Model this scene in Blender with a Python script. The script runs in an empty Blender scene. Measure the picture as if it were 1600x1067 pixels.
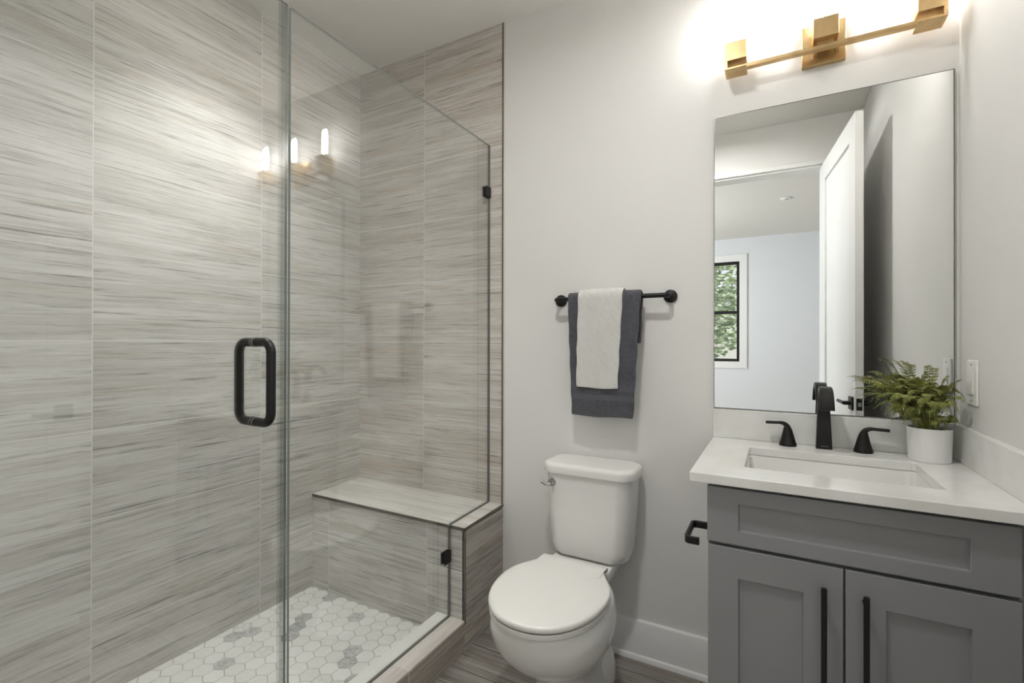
import bpy, bmesh, math, random
from mathutils import Vector, Matrix

random.seed(7)
scene = bpy.context.scene
COL = scene.collection
PI = math.pi

# ------------------------------------------------------------------ camera
CAM_POS = Vector((0.0, -1.93, 1.257))
F_PX = 747.34
_y, _p, _r = (math.radians(a) for a in (28.807, 0.1777, 0.1168))
_F = Vector((-math.sin(_y) * math.cos(_p), math.cos(_y) * math.cos(_p), math.sin(_p)))
_R = Vector((math.cos(_y), math.sin(_y), 0))
_U = _R.cross(_F)
_R2 = _R * math.cos(_r) + _U * math.sin(_r)
_U2 = _U * math.cos(_r) - _R * math.sin(_r)
cam_data = bpy.data.cameras.new('camera')
cam_data.lens = 36.0 * F_PX / 1600.0
cam_data.sensor_width = 36.0
cam_data.clip_start = 0.01
cam = bpy.data.objects.new('camera', cam_data)
COL.objects.link(cam)
m4 = Matrix((_R2, _U2, -_F)).transposed().to_4x4()
m4.translation = CAM_POS
cam.matrix_world = m4
scene.camera = cam

# ------------------------------------------------------------------ world, exposure, lights
vs = scene.view_settings
vs.view_transform = 'Standard'
vs.look = 'None'
vs.gamma = 1.0
vs.use_curve_mapping = False
vs.exposure = 1.08
world = bpy.data.worlds.new('daylight')
scene.world = world
world.use_nodes = True
wn = world.node_tree
sky = wn.nodes.new('ShaderNodeTexSky')
sky.sky_type = 'HOSEK_WILKIE'
sky.turbidity = 9.0
sky.sun_direction = Vector((0.3, 0.5, 0.75)).normalized()
wn.links.new(sky.outputs[0], wn.nodes['Background'].inputs[0])
wn.nodes['Background'].inputs[1].default_value = 3.6

CEIL = 2.745
XL, XR = -2.023, 0.492          # left and right walls of the bathroom
XS = -1.107                     # outer face of the shower bench and curb
XG = -1.1815                    # shower glass
YF = -1.80                      # wall with the doorway, behind the camera
BYF = -5.55                     # far wall of the bedroom


def area(name, loc, size, power, color=(1, 1, 1), rot=(0, 0, 0), spread=PI, shape='DISK', size_y=None):
    l = bpy.data.lights.new(name, 'AREA')
    l.shape = shape
    l.size = size
    if size_y:
        l.size_y = size_y
    l.energy = power
    l.color = color
    l.spread = spread
    o = bpy.data.objects.new(name, l)
    o.location = loc
    o.rotation_euler = rot
    COL.objects.link(o)
    return o


WARM = (1.0, 0.995, 0.985)
CAN = math.radians(84)
# shower downlight, then an unseen one added to brighten the bathroom
area('shower_downlight', (-1.64, -0.86, CEIL - 0.006), 0.14, 2.7, WARM, spread=CAN)
area('added_bath_downlight', (-0.42, -1.15, CEIL - 0.006), 0.14, 6.0, WARM, spread=math.radians(168))
# fill lamp added in a made-up side window to light the bedroom
area('added_window_fill', (-2.74, -3.6, 1.71), 1.2, 54, (0.94, 0.97, 1.0), (PI / 2, 0, -PI / 2), PI, 'RECTANGLE', 1.36)


# ------------------------------------------------------------------ materials
def srgb(r, g, b):
    def f(c):
        c /= 255.0
        return c / 12.92 if c <= 0.04045 else ((c + 0.055) / 1.055) ** 2.4
    return (f(r), f(g), f(b), 1.0)


class NT:
    def __init__(self, name):
        self.m = bpy.data.materials.new(name)
        self.m.use_nodes = True
        self.t = self.m.node_tree
        self.t.nodes.clear()
        self.out = self.t.nodes.new('ShaderNodeOutputMaterial')

    def n(self, kind, **kw):
        nd = self.t.nodes.new('ShaderNode' + kind)
        for k, v in kw.items():
            setattr(nd, k, v)
        return nd

    def l(self, a, b):
        self.t.links.new(a, b)

    def setin(self, sock, v):
        if hasattr(v, 'links'):
            self.l(v, sock)
        else:
            sock.default_value = v

    def math(self, op, a, b=None, c=None):
        nd = self.n('Math', operation=op)
        for i, v in enumerate((a, b, c)):
            if v is not None:
                self.setin(nd.inputs[i], v)
        return nd.outputs[0]

    def comb(self, x, y, z):
        nd = self.n('CombineXYZ')
        for i, v in enumerate((x, y, z)):
            self.setin(nd.inputs[i], v)
        return nd.outputs[0]

    def noise(self, vec, scale=1.0, detail=4.0, rough=0.5):
        nd = self.n('TexNoise')
        self.l(vec, nd.inputs['Vector'])
        nd.inputs['Scale'].default_value = scale
        nd.inputs['Detail'].default_value = detail
        nd.inputs['Roughness'].default_value = rough
        return nd.outputs[0]

    def ramp(self, fac, stops, interp='LINEAR'):
        nd = self.n('ValToRGB')
        cr = nd.color_ramp
        cr.interpolation = interp
        while len(cr.elements) < len(stops):
            cr.elements.new(0.5)
        for e, (p, c) in zip(cr.elements, stops):
            e.position = p
            e.color = c if len(c) == 4 else (*c, 1)
        self.l(fac, nd.inputs[0])
        return nd.outputs[0]

    def mix(self, fac, a, b, blend='MIX'):
        nd = self.n('Mix', data_type='RGBA', blend_type=blend)
        self.setin(nd.inputs[0], fac)
        self.setin(nd.inputs[6], a)
        self.setin(nd.inputs[7], b)
        return nd.outputs[2]

    def smooth(self, v, lo, hi):
        nd = self.n('MapRange', interpolation_type='SMOOTHSTEP')
        self.l(v, nd.inputs[0])
        nd.inputs[1].default_value = lo
        nd.inputs[2].default_value = hi
        return nd.outputs[0]

    def coords(self, kind='Object'):
        return self.n('TexCoord').outputs[kind]

    def bsdf(self, color, rough=0.5, metal=0.0, bump=None, bump_strength=0.2, bump_dist=0.002, **kw):
        b = self.n('BsdfPrincipled')
        self.setin(b.inputs['Base Color'], color)
        self.setin(b.inputs['Roughness'], rough)
        b.inputs['Metallic'].default_value = metal
        for k, v in kw.items():
            self.setin(b.inputs[k], v)
        if bump is not None:
            bp = self.n('Bump')
            bp.inputs['Strength'].default_value = bump_strength
            bp.inputs['Distance'].default_value = bump_dist
            self.l(bump, bp.inputs['Height'])
            self.l(bp.outputs[0], b.inputs['Normal'])
        self.l(b.outputs[0], self.out.inputs[0])
        return b


def plain(name, rgb, rough=0.5, metal=0.0, vary=0.02, nscale=8.0, bump=0.0, bscale=200.0, **kw):
    t = NT(name)
    co = t.coords()
    c = srgb(*rgb)
    nz = t.noise(co, nscale, 3)
    lo = tuple(max(0, x * (1 - vary)) for x in c[:3]) + (1,)
    hi = tuple(min(1, x * (1 + vary)) for x in c[:3]) + (1,)
    col = t.ramp(nz, [(0.3, lo), (0.7, hi)])
    bh = t.noise(co, bscale, 2) if bump else None
    t.bsdf(col, rough, metal, bh, bump, 0.001, **kw)
    return t.m


def tile(name, ua, va, u0, v0, tu, tv, seed=0.0, pal=None, grout=(222, 220, 215), gw=0.0016, rough=0.32,
         runs=False, density=1.15):
    """streaked wood-look porcelain: ua = axis the streaks run along, va = axis across them"""
    pal = pal or dict(light=(216, 214, 209), mid=(199, 196, 190), dark=(130, 127, 122), tan=(190, 182, 168))
    t = NT(name)
    sep = t.n('SeparateXYZ')
    t.l(t.coords(), sep.inputs[0])
    ax = {'x': sep.outputs[0], 'y': sep.outputs[1], 'z': sep.outputs[2]}
    u = t.math('SUBTRACT', ax[ua], u0)
    v = t.math('SUBTRACT', ax[va], v0)
    vi = t.math('DIVIDE', v, tv)
    iv = t.math('FLOOR', vi)
    if runs:
        u = t.math('ADD', u, t.math('MULTIPLY', t.math('MODULO', t.math('ABSOLUTE', t.math('MULTIPLY', iv, 7)), 3), tu / 3))
    ui = t.math('DIVIDE', u, tu)
    iu = t.math('FLOOR', ui)
    fu = t.math('SUBTRACT', ui, iu)
    fv = t.math('SUBTRACT', vi, iv)
    wnz = t.n('TexWhiteNoise', noise_dimensions='3D')
    t.l(t.comb(iu, iv, seed), wnz.inputs['Vector'])
    sc = t.n('SeparateColor')
    t.l(wnz.outputs['Color'], sc.inputs[0])
    r1 = t.math('MULTIPLY', sc.outputs[0], 37.0)
    r2 = t.math('MULTIPLY', sc.outputs[1], 23.0)
    # gentle waviness of the grain
    warp = t.noise(t.comb(t.math('ADD', t.math('MULTIPLY', u, 2.2), r1), t.math('ADD', t.math('MULTIPLY', v, 5.0), r2), seed), 1.0, 2)
    vw = t.math('ADD', v, t.math('MULTIPLY', t.math('SUBTRACT', warp, 0.5), 0.014))

    def strand(su, sv, off, det=5, ro=0.6):
        return t.noise(t.comb(t.math('ADD', t.math('MULTIPLY', u, su), r1),
                              t.math('ADD', t.math('MULTIPLY', vw, sv), r2), seed + off), 1.0, det, ro)
    broad = strand(1.1, 15, 0.0, 4, 0.6)
    fine = strand(6.0, 330, 11.0, 4, 0.7)
    mid = strand(2.8, 80, 23.0, 6, 0.74)
    dark = strand(2.1, 46, 41.0, 7, 0.74)
    line = strand(1.7, 120, 49.0, 4, 0.65)
    tanm = strand(1.3, 26, 57.0, 6, 0.7)
    fleck = strand(11.0, 420, 71.0, 3, 0.6)
    P = {k: srgb(*c) for k, c in pal.items()}
    deep = tuple(x * 0.66 for x in P['dark'][:3]) + (1,)
    c = t.mix(t.smooth(broad, 0.40, 0.60), P['light'], P['mid'])
    c = t.mix(t.math('MULTIPLY', t.smooth(tanm, 0.54, 0.64), 0.75), c, P['tan'])
    c = t.mix(t.math('MULTIPLY', t.smooth(mid, 0.505, 0.67), 0.55 * density), c, P['dark'])
    c = t.mix(t.math('MULTIPLY', t.smooth(mid, 0.47, 0.34), 0.5), c, srgb(*[min(255, x + 8) for x in pal['light']]))
    c = t.mix(t.math('MULTIPLY', t.smooth(fine, 0.50, 0.66), 0.34), c, P['dark'])
    dk = t.math('MULTIPLY', t.smooth(dark, 0.57, 0.66), t.smooth(fine, 0.36, 0.55))
    c = t.mix(t.math('MULTIPLY', dk, 0.85 * density), c, P['dark'])
    ln = t.math('MULTIPLY', t.smooth(line, 0.60, 0.66), t.smooth(fine, 0.36, 0.5))
    c = t.mix(t.math('MULTIPLY', ln, 0.8 * density), c, deep)
    c = t.mix(t.math('MULTIPLY', t.smooth(fleck, 0.55, 0.68), 0.30), c, srgb(*[min(255, x + 22) for x in pal['light']]))
    # each tile a little lighter or darker than the next
    tone = t.math('ADD', 0.95, t.math('MULTIPLY', sc.outputs[2], 0.09))
    hs = t.n('HueSaturation')
    t.l(tone, hs.inputs['Value'])
    t.l(c, hs.inputs['Color'])
    c = hs.outputs[0]
    du = t.math('MULTIPLY', t.math('MINIMUM', fu, t.math('SUBTRACT', 1.0, fu)), tu)
    dv = t.math('MULTIPLY', t.math('MINIMUM', fv, t.math('SUBTRACT', 1.0, fv)), tv)
    d = t.math('MINIMUM', du, dv)
    g = t.math('MAXIMUM', t.math('LESS_THAN', du, gw), t.math('LESS_THAN', dv, gw * 1.35))
    c = t.mix(g, c, srgb(*grout))
    h = t.math('ADD', t.smooth(d, gw * 0.6, gw * 2.0), t.math('MULTIPLY', fine, 0.15))
    rg = t.math('ADD', rough + 0.2, t.math('MULTIPLY', g, 0.4))
    t.bsdf(c, rg, 0.0, h, 0.25, 0.0012, **{'Specular IOR Level': 0.35})
    return t.m


def glass(name, tint=(0.975, 0.985, 0.98), ior=1.52, rough=0.0):
    """clear pane: Fresnel mirror over straight-through transmission"""
    t = NT(name)
    geo = t.n('NewGeometry')
    i = t.math('ADD', t.math('MULTIPLY', geo.outputs['Backfacing'], 1.0 / ior - ior), ior)
    fr = t.n('Fresnel')
    t.l(i, fr.inputs['IOR'])
    tr = t.n('BsdfTransparent')
    tr.inputs[0].default_value = (*tint, 1)
    gl = t.n('BsdfGlossy')
    gl.inputs['Roughness'].default_value = rough
    mx = t.n('MixShader')
    t.l(fr.outputs[0], mx.inputs[0])
    t.l(tr.outputs[0], mx.inputs[1])
    t.l(gl.outputs[0], mx.inputs[2])
    t.l(mx.outputs[0], t.out.inputs[0])
    return t.m


def emit(name, rgb, strength):
    t = NT(name)
    e = t.n('Emission')
    e.inputs[0].default_value = srgb(*rgb)
    e.inputs[1].default_value = strength
    t.l(e.outputs[0], t.out.inputs[0])
    return t.m


M = {}
M['wall'] = plain('wall_paint', (230, 229, 226), 0.55, vary=0.006, bump=0.03, bscale=350)
M['ceiling'] = plain('ceiling_paint', (230, 228, 223), 0.8, vary=0.006)
M['white_trim'] = plain('white_trim_paint', (236, 236, 234), 0.35, vary=0.006)
M['bedroom_wall'] = plain('bedroom_wall_paint', (226, 229, 232), 0.6, vary=0.006)
M['carpet'] = plain('bedroom_oak_floor', (176, 156, 132), 0.5, vary=0.12, nscale=5)
TZ = 0.0427
M['tile_left'] = tile('tile_left_wall', 'y', 'z', -0.590 - 0.6062 * 6, TZ - 0.3047 * 2, 0.6062, 0.3047, 3.0)
M['tile_back'] = tile('tile_back_wall', 'x', 'z', -1.570 - 0.6062 * 3, TZ - 0.3047 * 2, 0.6062, 0.3047, 9.0,
                      pal=dict(light=(213, 208, 202), mid=(196, 190, 182), dark=(134, 126, 118), tan=(194, 177, 158)))
M['tile_bench_front'] = tile('tile_bench_front', 'x', 'z', -1.571 - 0.6062, 0.318 - 0.3047 * 2, 0.6062, 0.3047, 14.0)
M['tile_bench_top'] = tile('tile_bench_top', 'x', 'y', -2.4, -0.6, 3.0, 3.0, 21.0, density=0.6,
                           pal=dict(light=(214, 211, 205), mid=(198, 195, 189), dark=(150, 144, 137), tan=(200, 188, 172)))
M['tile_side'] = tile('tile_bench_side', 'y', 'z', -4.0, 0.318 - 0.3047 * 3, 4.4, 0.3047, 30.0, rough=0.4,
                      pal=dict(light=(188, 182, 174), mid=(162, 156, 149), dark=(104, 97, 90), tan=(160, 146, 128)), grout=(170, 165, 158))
M['tile_curb_top'] = tile('tile_curb_top', 'y', 'x', -4.0, -1.4, 4.4, 1.0, 33.0, density=0.5,
                          pal=dict(light=(214, 209, 202), mid=(200, 194, 187), dark=(152, 146, 139), tan=(202, 190, 176)))
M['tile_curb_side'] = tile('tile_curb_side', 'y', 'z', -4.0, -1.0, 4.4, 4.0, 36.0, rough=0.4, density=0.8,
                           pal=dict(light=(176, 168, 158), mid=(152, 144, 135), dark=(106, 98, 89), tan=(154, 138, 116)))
M['floor'] = tile('floor_planks', 'x', 'y', -4.2, -0.100 - 0.152 * 14, 0.914, 0.152, 44.0, rough=0.4, runs=True,
                  pal=dict(light=(158, 152, 146), mid=(134, 128, 122), dark=(84, 79, 74), tan=(138, 126, 114)), grout=(88, 82, 76), gw=0.0014)
M['edge_profile'] = plain('tile_edge_profile', (112, 106, 96), 0.35, 0.6)
M['caulk'] = plain('cream_caulk', (222, 217, 205), 0.6)
M['glass'] = glass('clear_shower_glass', (0.975, 0.985, 0.978), 1.88)
M['glass_edge'] = plain('polished_glass_edge', (168, 176, 172), 0.1, vary=0.04)
M['curb_white'] = plain('curb_reflection_white', (228, 228, 224), 0.35, vary=0.02, nscale=12)  # white reflection in the glass, put into the colour of the curb top
M['silicone'] = plain('grey_silicone', (92, 93, 89), 0.45)
M['seal'] = glass('clear_seal_strip', (0.90, 0.915, 0.91), 1.45, 0.12)
M['black'] = plain('matte_black_metal', (26, 25, 25), 0.42, 0.3, vary=0.1)
M['black_bronze'] = plain('black_faucet_finish', (30, 28, 27), 0.36, 0.35, vary=0.15, nscale=30)
M['ring'] = plain('pale_washer', (150, 145, 138), 0.4, 0.6)
M['porcelain'] = plain('white_porcelain', (232, 231, 227), 0.12, vary=0.004, **{'Coat Weight': 0.3})
M['seat_plastic'] = plain('white_seat_plastic', (234, 233, 228), 0.25, vary=0.004)
M['chrome'] = plain('chrome', (200, 200, 200), 0.08, 1.0)
M['cabinet'] = plain('grey_cabinet_paint', (140, 140, 142), 0.42, vary=0.012, nscale=4, bump=0.02, bscale=90)
M['cabinet_dark'] = plain('cabinet_interior', (52, 52, 54), 0.7)
M['mirror_edge'] = plain('mirror_edge_and_shade', (120, 122, 118), 0.25, 0.5)
M['brass'] = plain('brushed_brass', (206, 178, 132), 0.36, 1.0, vary=0.08, nscale=40)
M['bulb'] = emit('lit_bulb', (255, 251, 247), 46.0)
M['can_glow'] = emit('downlight_lens', (255, 246, 232), 12.0)
M['shade_glass'] = glass('clear_lamp_glass', (0.985, 0.985, 0.985), 1.46)
M['pane'] = glass('window_pane', (0.98, 0.985, 0.985), 1.5)
M['pot'] = plain('matte_white_pot', (238, 237, 235), 0.55, vary=0.006)
M['soil'] = plain('dark_moss', (48, 42, 30), 0.9, vary=0.4, nscale=120)
M['plastic'] = plain('white_switch_plastic', (240, 239, 236), 0.3, vary=0.004)
M['latch'] = plain('satin_steel', (150, 150, 150), 0.35, 0.9)
M['bark'] = plain('tree_bark', (88, 74, 60), 0.9, vary=0.3, nscale=10)
M['lawn'] = plain('lawn_grass', (96, 118, 70), 0.95, vary=0.35, nscale=6)


def mirror_mat():
    t = NT('silvered_mirror')
    co = t.coords()
    c = t.ramp(t.noise(co, 1.5, 1), [(0.3, (0.90, 0.915, 0.905, 1)), (0.7, (0.91, 0.92, 0.91, 1))])
    t.bsdf(c, 0.0, 1.0)
    return t.m


M['mirror'] = mirror_mat()


def quartz_mat():
    t = NT('white_quartz')
    co = t.coords()
    n1 = t.noise(co, 6.0, 6, 0.6)
    n2 = t.noise(co, 260.0, 2, 0.5)
    c = t.ramp(n1, [(0.35, srgb(226, 225, 220)), (0.6, srgb(236, 236, 233)), (0.75, srgb(229, 228, 224))])
    c = t.mix(t.math('MULTIPLY', t.smooth(n2, 0.62, 0.75), 0.12), c, srgb(198, 196, 190))
    t.bsdf(c, 0.16)
    return t.m


M['quartz'] = quartz_mat()


def hex_mat():
    t = NT('marble_hexagons')
    geo = t.n('NewGeometry')
    rnd = geo.outputs['Random Per Island']
    co = t.coords()
    off = t.n('VectorMath', operation='ADD')
    t.l(co, off.inputs[0])
    t.l(t.comb(t.math('MULTIPLY', rnd, 91.0), t.math('MULTIPLY', rnd, 37.0), 0.0), off.inputs[1])
    n = t.noise(off.outputs[0], 26.0, 6, 0.62)
    v = t.noise(off.outputs[0], 60.0, 5, 0.7)
    base = t.ramp(rnd, [(0.0, srgb(232, 231, 228)), (0.60, srgb(226, 225, 221)), (0.84, srgb(226, 225, 220)),
                        (0.86, srgb(222, 221, 219)), (0.90, srgb(200, 199, 198)), (1.0, srgb(176, 176, 176))])
    vein_amt = t.ramp(rnd, [(0.0, (0.02,) * 3 + (1,)), (0.82, (0.08,) * 3 + (1,)), (0.89, (0.7,) * 3 + (1,)), (1, (0.9,) * 3 + (1,))])
    band = t.math('SUBTRACT', 1.0, t.smooth(t.math('ABSOLUTE', t.math('SUBTRACT', n, 0.5)), 0.0, 0.09))
    band = t.math('MULTIPLY', band, t.smooth(v, 0.36, 0.62))
    c = t.mix(t.math('MULTIPLY', band, vein_amt), base, srgb(132, 130, 128))
    t.bsdf(c, 0.28)
    return t.m


M['hex'] = hex_mat()
M['hex_grout'] = plain('mosaic_grout', (180, 178, 173), 0.8, vary=0.04, nscale=60)


def terry(name, rgb, bands):
    t = NT(name)
    co = t.coords()
    sep = t.n('SeparateXYZ')
    t.l(co, sep.inputs[0])
    z = sep.outputs[2]
    n1 = t.noise(co, 420.0, 2, 0.6)
    n2 = t.noise(co, 26.0, 4, 0.6)
    c = srgb(*rgb)
    dk = tuple(x * 0.55 for x in c[:3]) + (1,)
    lt = tuple(min(1, x * 1.6) for x in c[:3]) + (1,)
    col = t.ramp(n1, [(0.3, dk), (0.5, c), (0.72, lt)])
    col = t.mix(t.math('MULTIPLY', t.smooth(n2, 0.4, 0.7), 0.4), col, dk)
    n3 = t.noise(co, 75.0, 5, 0.75)
    col = t.mix(t.math('MULTIPLY', t.smooth(n3, 0.48, 0.66), 0.6), col, lt)
    mask = None
    for lo, hi in bands:
        b = t.math('MULTIPLY', t.math('GREATER_THAN', z, lo), t.math('LESS_THAN', z, hi))
        mask = b if mask is None else t.math('MAXIMUM', mask, b)
    weave = t.n('TexWave', bands_direction='Z')
    t.l(co, weave.inputs['Vector'])
    weave.inputs['Scale'].default_value = 180
    bandc = t.mix(t.math('MULTIPLY', weave.outputs['Fac'], 0.3), tuple(min(1, x * 1.25) for x in c[:3]) + (1,), dk)
    col = t.mix(mask, col, bandc)
    h = t.math('MULTIPLY', n1, t.math('SUBTRACT', 1.0, mask))
    t.bsdf(col, 0.95, 0.0, h, 0.9, 0.004, **{'Sheen Weight': 0.2})
    return t.m


M['terry_grey'] = terry('charcoal_terry', (84, 84, 90), [(1.067, 1.090), (1.030, 1.052), (0.955, 0.972)])


def twill():
    t = NT('white_ribbed_cotton')
    co = t.coords()
    rot = t.n('Mapping')
    rot.inputs['Rotation'].default_value = (0, math.radians(40), 0)
    t.l(co, rot.inputs['Vector'])
    w1 = t.n('TexWave', bands_direction='X')
    t.l(rot.outputs[0], w1.inputs['Vector'])
    w1.inputs['Scale'].default_value = 46
    w1.inputs['Distortion'].default_value = 0.8
    w1.inputs['Detail'].default_value = 2
    w2 = t.n('TexWave', bands_direction='Z')
    t.l(rot.outputs[0], w2.inputs['Vector'])
    w2.inputs['Scale'].default_value = 60
    h = t.math('ADD', w1.outputs['Fac'], t.math('MULTIPLY', w2.outputs['Fac'], 0.35))
    c = t.ramp(w1.outputs['Fac'], [(0.0, srgb(212, 210, 205)), (0.6, srgb(236, 235, 232))])
    t.bsdf(c, 0.95, 0.0, h, 0.8, 0.0022)
    return t.m


M['twill'] = twill()


def leaf_mat(name, a, b, c):
    t = NT(name)
    geo = t.n('NewGeometry')
    co = t.coords()
    n = t.noise(co, 30.0, 3)
    f = t.math('ADD', t.math('MULTIPLY', geo.outputs['Random Per Island'], 0.55), t.math('MULTIPLY', n, 0.45))
    col = t.ramp(f, [(0.2, srgb(*a)), (0.5, srgb(*b)), (0.8, srgb(*c))])
    t.bsdf(col, 0.5)
    return t.m


M['frond'] = leaf_mat('fern_green', (98, 106, 44), (138, 144, 68), (170, 168, 100))
M['foliage'] = leaf_mat('tree_foliage', (120, 140, 104), (168, 184, 148), (206, 214, 190))


# ------------------------------------------------------------------ mesh helpers
def tag(o, label=None, cat=None, group=None, kind=None):
    if label:
        o['label'] = label
    if cat:
        o['category'] = cat
    if group:
        o['group'] = group
    if kind:
        o['kind'] = kind
    return o


def empty(name, loc, label, cat, group=None):
    o = bpy.data.objects.new(name, None)
    o.empty_display_size = 0.1
    o.location = loc
    COL.objects.link(o)
    return tag(o, label, cat, group)


def build(name, bm, mat, parent=None, smooth=None, bevel=None, segs=2, subsurf=0):
    """link a bmesh (in world coordinates) as ONE mesh object, optionally under parent"""
    me = bpy.data.meshes.new(name)
    bmesh.ops.recalc_face_normals(bm, faces=bm.faces[:])
    bm.to_mesh(me)
    bm.free()
    mats = mat if isinstance(mat, (list, tuple)) else [mat]
    for m in mats:
        me.materials.append(m)
    o = bpy.data.objects.new(name, me)
    COL.objects.link(o)
    if parent is not None:
        o.parent = parent
        root = Vector((0, 0, 0))
        p = parent
        while p is not None:
            root += p.location
            p = p.parent
        # geometry is given in world coordinates: shift it so that the part sits right under its parent
        me.transform(Matrix.Translation(-root))
    if bevel:
        md = o.modifiers.new('bevel', 'BEVEL')
        md.width = bevel
        md.segments = segs
        md.limit_method = 'ANGLE'
        md.angle_limit = math.radians(40)
        md.harden_normals = False
    if subsurf:
        md = o.modifiers.new('subsurf', 'SUBSURF')
        md.levels = subsurf
        md.render_levels = subsurf
    if smooth is not None or bevel or subsurf:
        ang = math.radians(smooth if smooth is not None else 40)
        for p in me.polygons:
            p.use_smooth = True
        if not subsurf:
            bm2 = bmesh.new()
            bm2.from_mesh(me)
            for e in bm2.edges:
                if len(e.link_faces) == 2:
                    if e.calc_face_angle(0) > ang:
                        e.smooth = False
            bm2.to_mesh(me)
            bm2.free()
    return o


def structure(name, bm, mat, label, **kw):
    o = build(name, bm, mat, **kw)
    return tag(o, label, None, None, 'structure')


def box(bm, x0, x1, y0, y1, z0, z1):
    vs_ = [bm.verts.new(p) for p in ((x0, y0, z0), (x1, y0, z0), (x1, y1, z0), (x0, y1, z0),
                                     (x0, y0, z1), (x1, y0, z1), (x1, y1, z1), (x0, y1, z1))]
    fs = []
    for q in ((0, 3, 2, 1), (4, 5, 6, 7), (0, 1, 5, 4), (1, 2, 6, 5), (2, 3, 7, 6), (3, 0, 4, 7)):
        fs.append(bm.faces.new([vs_[i] for i in q]))
    return vs_, fs


def bx(*a):
    bm = bmesh.new()
    box(bm, *a)
    return bm


def frame_of(d):
    d = d.normalized()
    a = Vector((0, 0, 1)) if abs(d.z) < 0.95 else Vector((1, 0, 0))
    u = d.cross(a).normalized()
    return u, d.cross(u).normalized()


def loft(bm, rings, cap=True, closed=False):
    """rings: lists of Vectors of equal length"""
    vr = [[bm.verts.new(p) for p in r] for r in rings]
    n = len(vr[0])
    pairs = list(zip(vr[:-1], vr[1:]))
    if closed:
        pairs.append((vr[-1], vr[0]))
    for a, b in pairs:
        for i in range(n):
            j = (i + 1) % n
            bm.faces.new((a[i], a[j], b[j], b[i]))
    if cap and not closed:
        bm.faces.new(list(reversed(vr[0])))
        bm.faces.new(vr[-1])
    return vr


def tube(bm, pts, rad, n=12, cap=True, flat=None):
    """round tube along a polyline; rad scalar or per-point list"""
    pts = [Vector(p) for p in pts]
    rads = rad if isinstance(rad, (list, tuple)) else [rad] * len(pts)
    rings = []
    u = None
    for i, p in enumerate(pts):
        d = (pts[min(i + 1, len(pts) - 1)] - pts[max(i - 1, 0)]).normalized()
        if u is None:
            u, w = frame_of(d)
        else:
            u = (u - d * u.dot(d)).normalized()
            w = d.cross(u).normalized()
        w = d.cross(u).normalized()
        rings.append([p + (u * math.cos(2 * PI * k / n) + w * math.sin(2 * PI * k / n)) * rads[i] for k in range(n)])
    loft(bm, rings, cap)


def cyl(bm, a, b, r, n=24, r2=None):
    tube(bm, [a, b], [r, r if r2 is None else r2], n)


def lathe(bm, c, prof, n=40, cap=True):
    rings = [[Vector((c[0] + r * math.cos(2 * PI * k / n), c[1] + r * math.sin(2 * PI * k / n), c[2] + z)) for k in range(n)]
             for r, z in prof]
    loft(bm, rings, cap)


def rrect(x0, x1, y0, y1, r, z, n=6):
    out = []
    for cx, cy, a0 in ((x1 - r, y1 - r, 0), (x0 + r, y1 - r, 90), (x0 + r, y0 + r, 180), (x1 - r, y0 + r, 270)):
        for k in range(n + 1):
            a = math.radians(a0 + 90 * k / n)
            out.append(Vector((cx + r * math.cos(a), cy + r * math.sin(a), z)))
    return out


def arc_pts(pts, r, n=6):
    """round the inner corners of a polyline with radius r"""
    pts = [Vector(p) for p in pts]
    out = [pts[0]]
    for i in range(1, len(pts) - 1):
        a, b, c = pts[i - 1], pts[i], pts[i + 1]
        d1, d2 = (a - b).normalized(), (c - b).normalized()
        ang = d1.angle(d2)
        t = r / math.tan(ang / 2)
        ctr = b + (d1 + d2).normalized() * (r / math.sin(ang / 2))
        s, e = b + d1 * t, b + d2 * t
        v1, v2 = s - ctr, e - ctr
        w_ = v1.angle(v2)
        for k in range(n + 1):
            f = k / n
            out.append(ctr + (v1 * math.sin((1 - f) * w_) + v2 * math.sin(f * w_)) / math.sin(w_))
    out.append(pts[-1])
    return out


def smoothcurve(pts, n=10):
    """Catmull-Rom through pts"""
    P = [Vector(p) for p in pts]
    P = [P[0] * 2 - P[1]] + P + [P[-1] * 2 - P[-2]]
    out = []
    for i in range(1, len(P) - 2):
        for k in range(n):
            t = k / n
            a, b, c, d = P[i - 1], P[i], P[i + 1], P[i + 2]
            out.append(0.5 * ((2 * b) + (c - a) * t + (2 * a - 5 * b + 4 * c - d) * t * t + (3 * b - a - 3 * c + d) * t ** 3))
    out.append(P[-2])
    return out


# ------------------------------------------------------------------ the bathroom shell
TH = 0.12
structure('floor', bx(XL - TH, XR + TH, YF - TH, TH, -0.08, 0.0), M['floor'], 'grey brown wood-look plank floor')
structure('ceiling', bx(XL - TH, XR + TH, YF - TH, TH, CEIL, CEIL + 0.1), M['ceiling'], 'white bathroom ceiling')
structure('wall_back', bx(XL - TH, XR + TH, 0.0, TH, 0.0, CEIL), M['wall'], 'off-white painted wall behind toilet and vanity')
structure('wall_left', bx(XL - TH, XL, YF - TH, 0.0, 0.0, CEIL), M['tile_left'], 'long shower wall of pale streaked tiles')
structure('wall_right', bx(XR, XR + TH, YF - TH, 0.0, 0.0, CEIL), M['wall'], 'off-white painted wall right of vanity')
DX0, DX1, DH = -0.60, 0.275, 2.43     # doorway behind the camera
bm = bmesh.new()
box(bm, XL, DX0, YF - TH, YF, 0, CEIL)
box(bm, DX1, XR, YF - TH, YF, 0, CEIL)
box(bm, DX0, DX1, YF - TH, YF, DH, CEIL)
structure('wall_front', bm, M['wall'], 'off-white wall with the doorway, seen in mirror')
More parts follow.
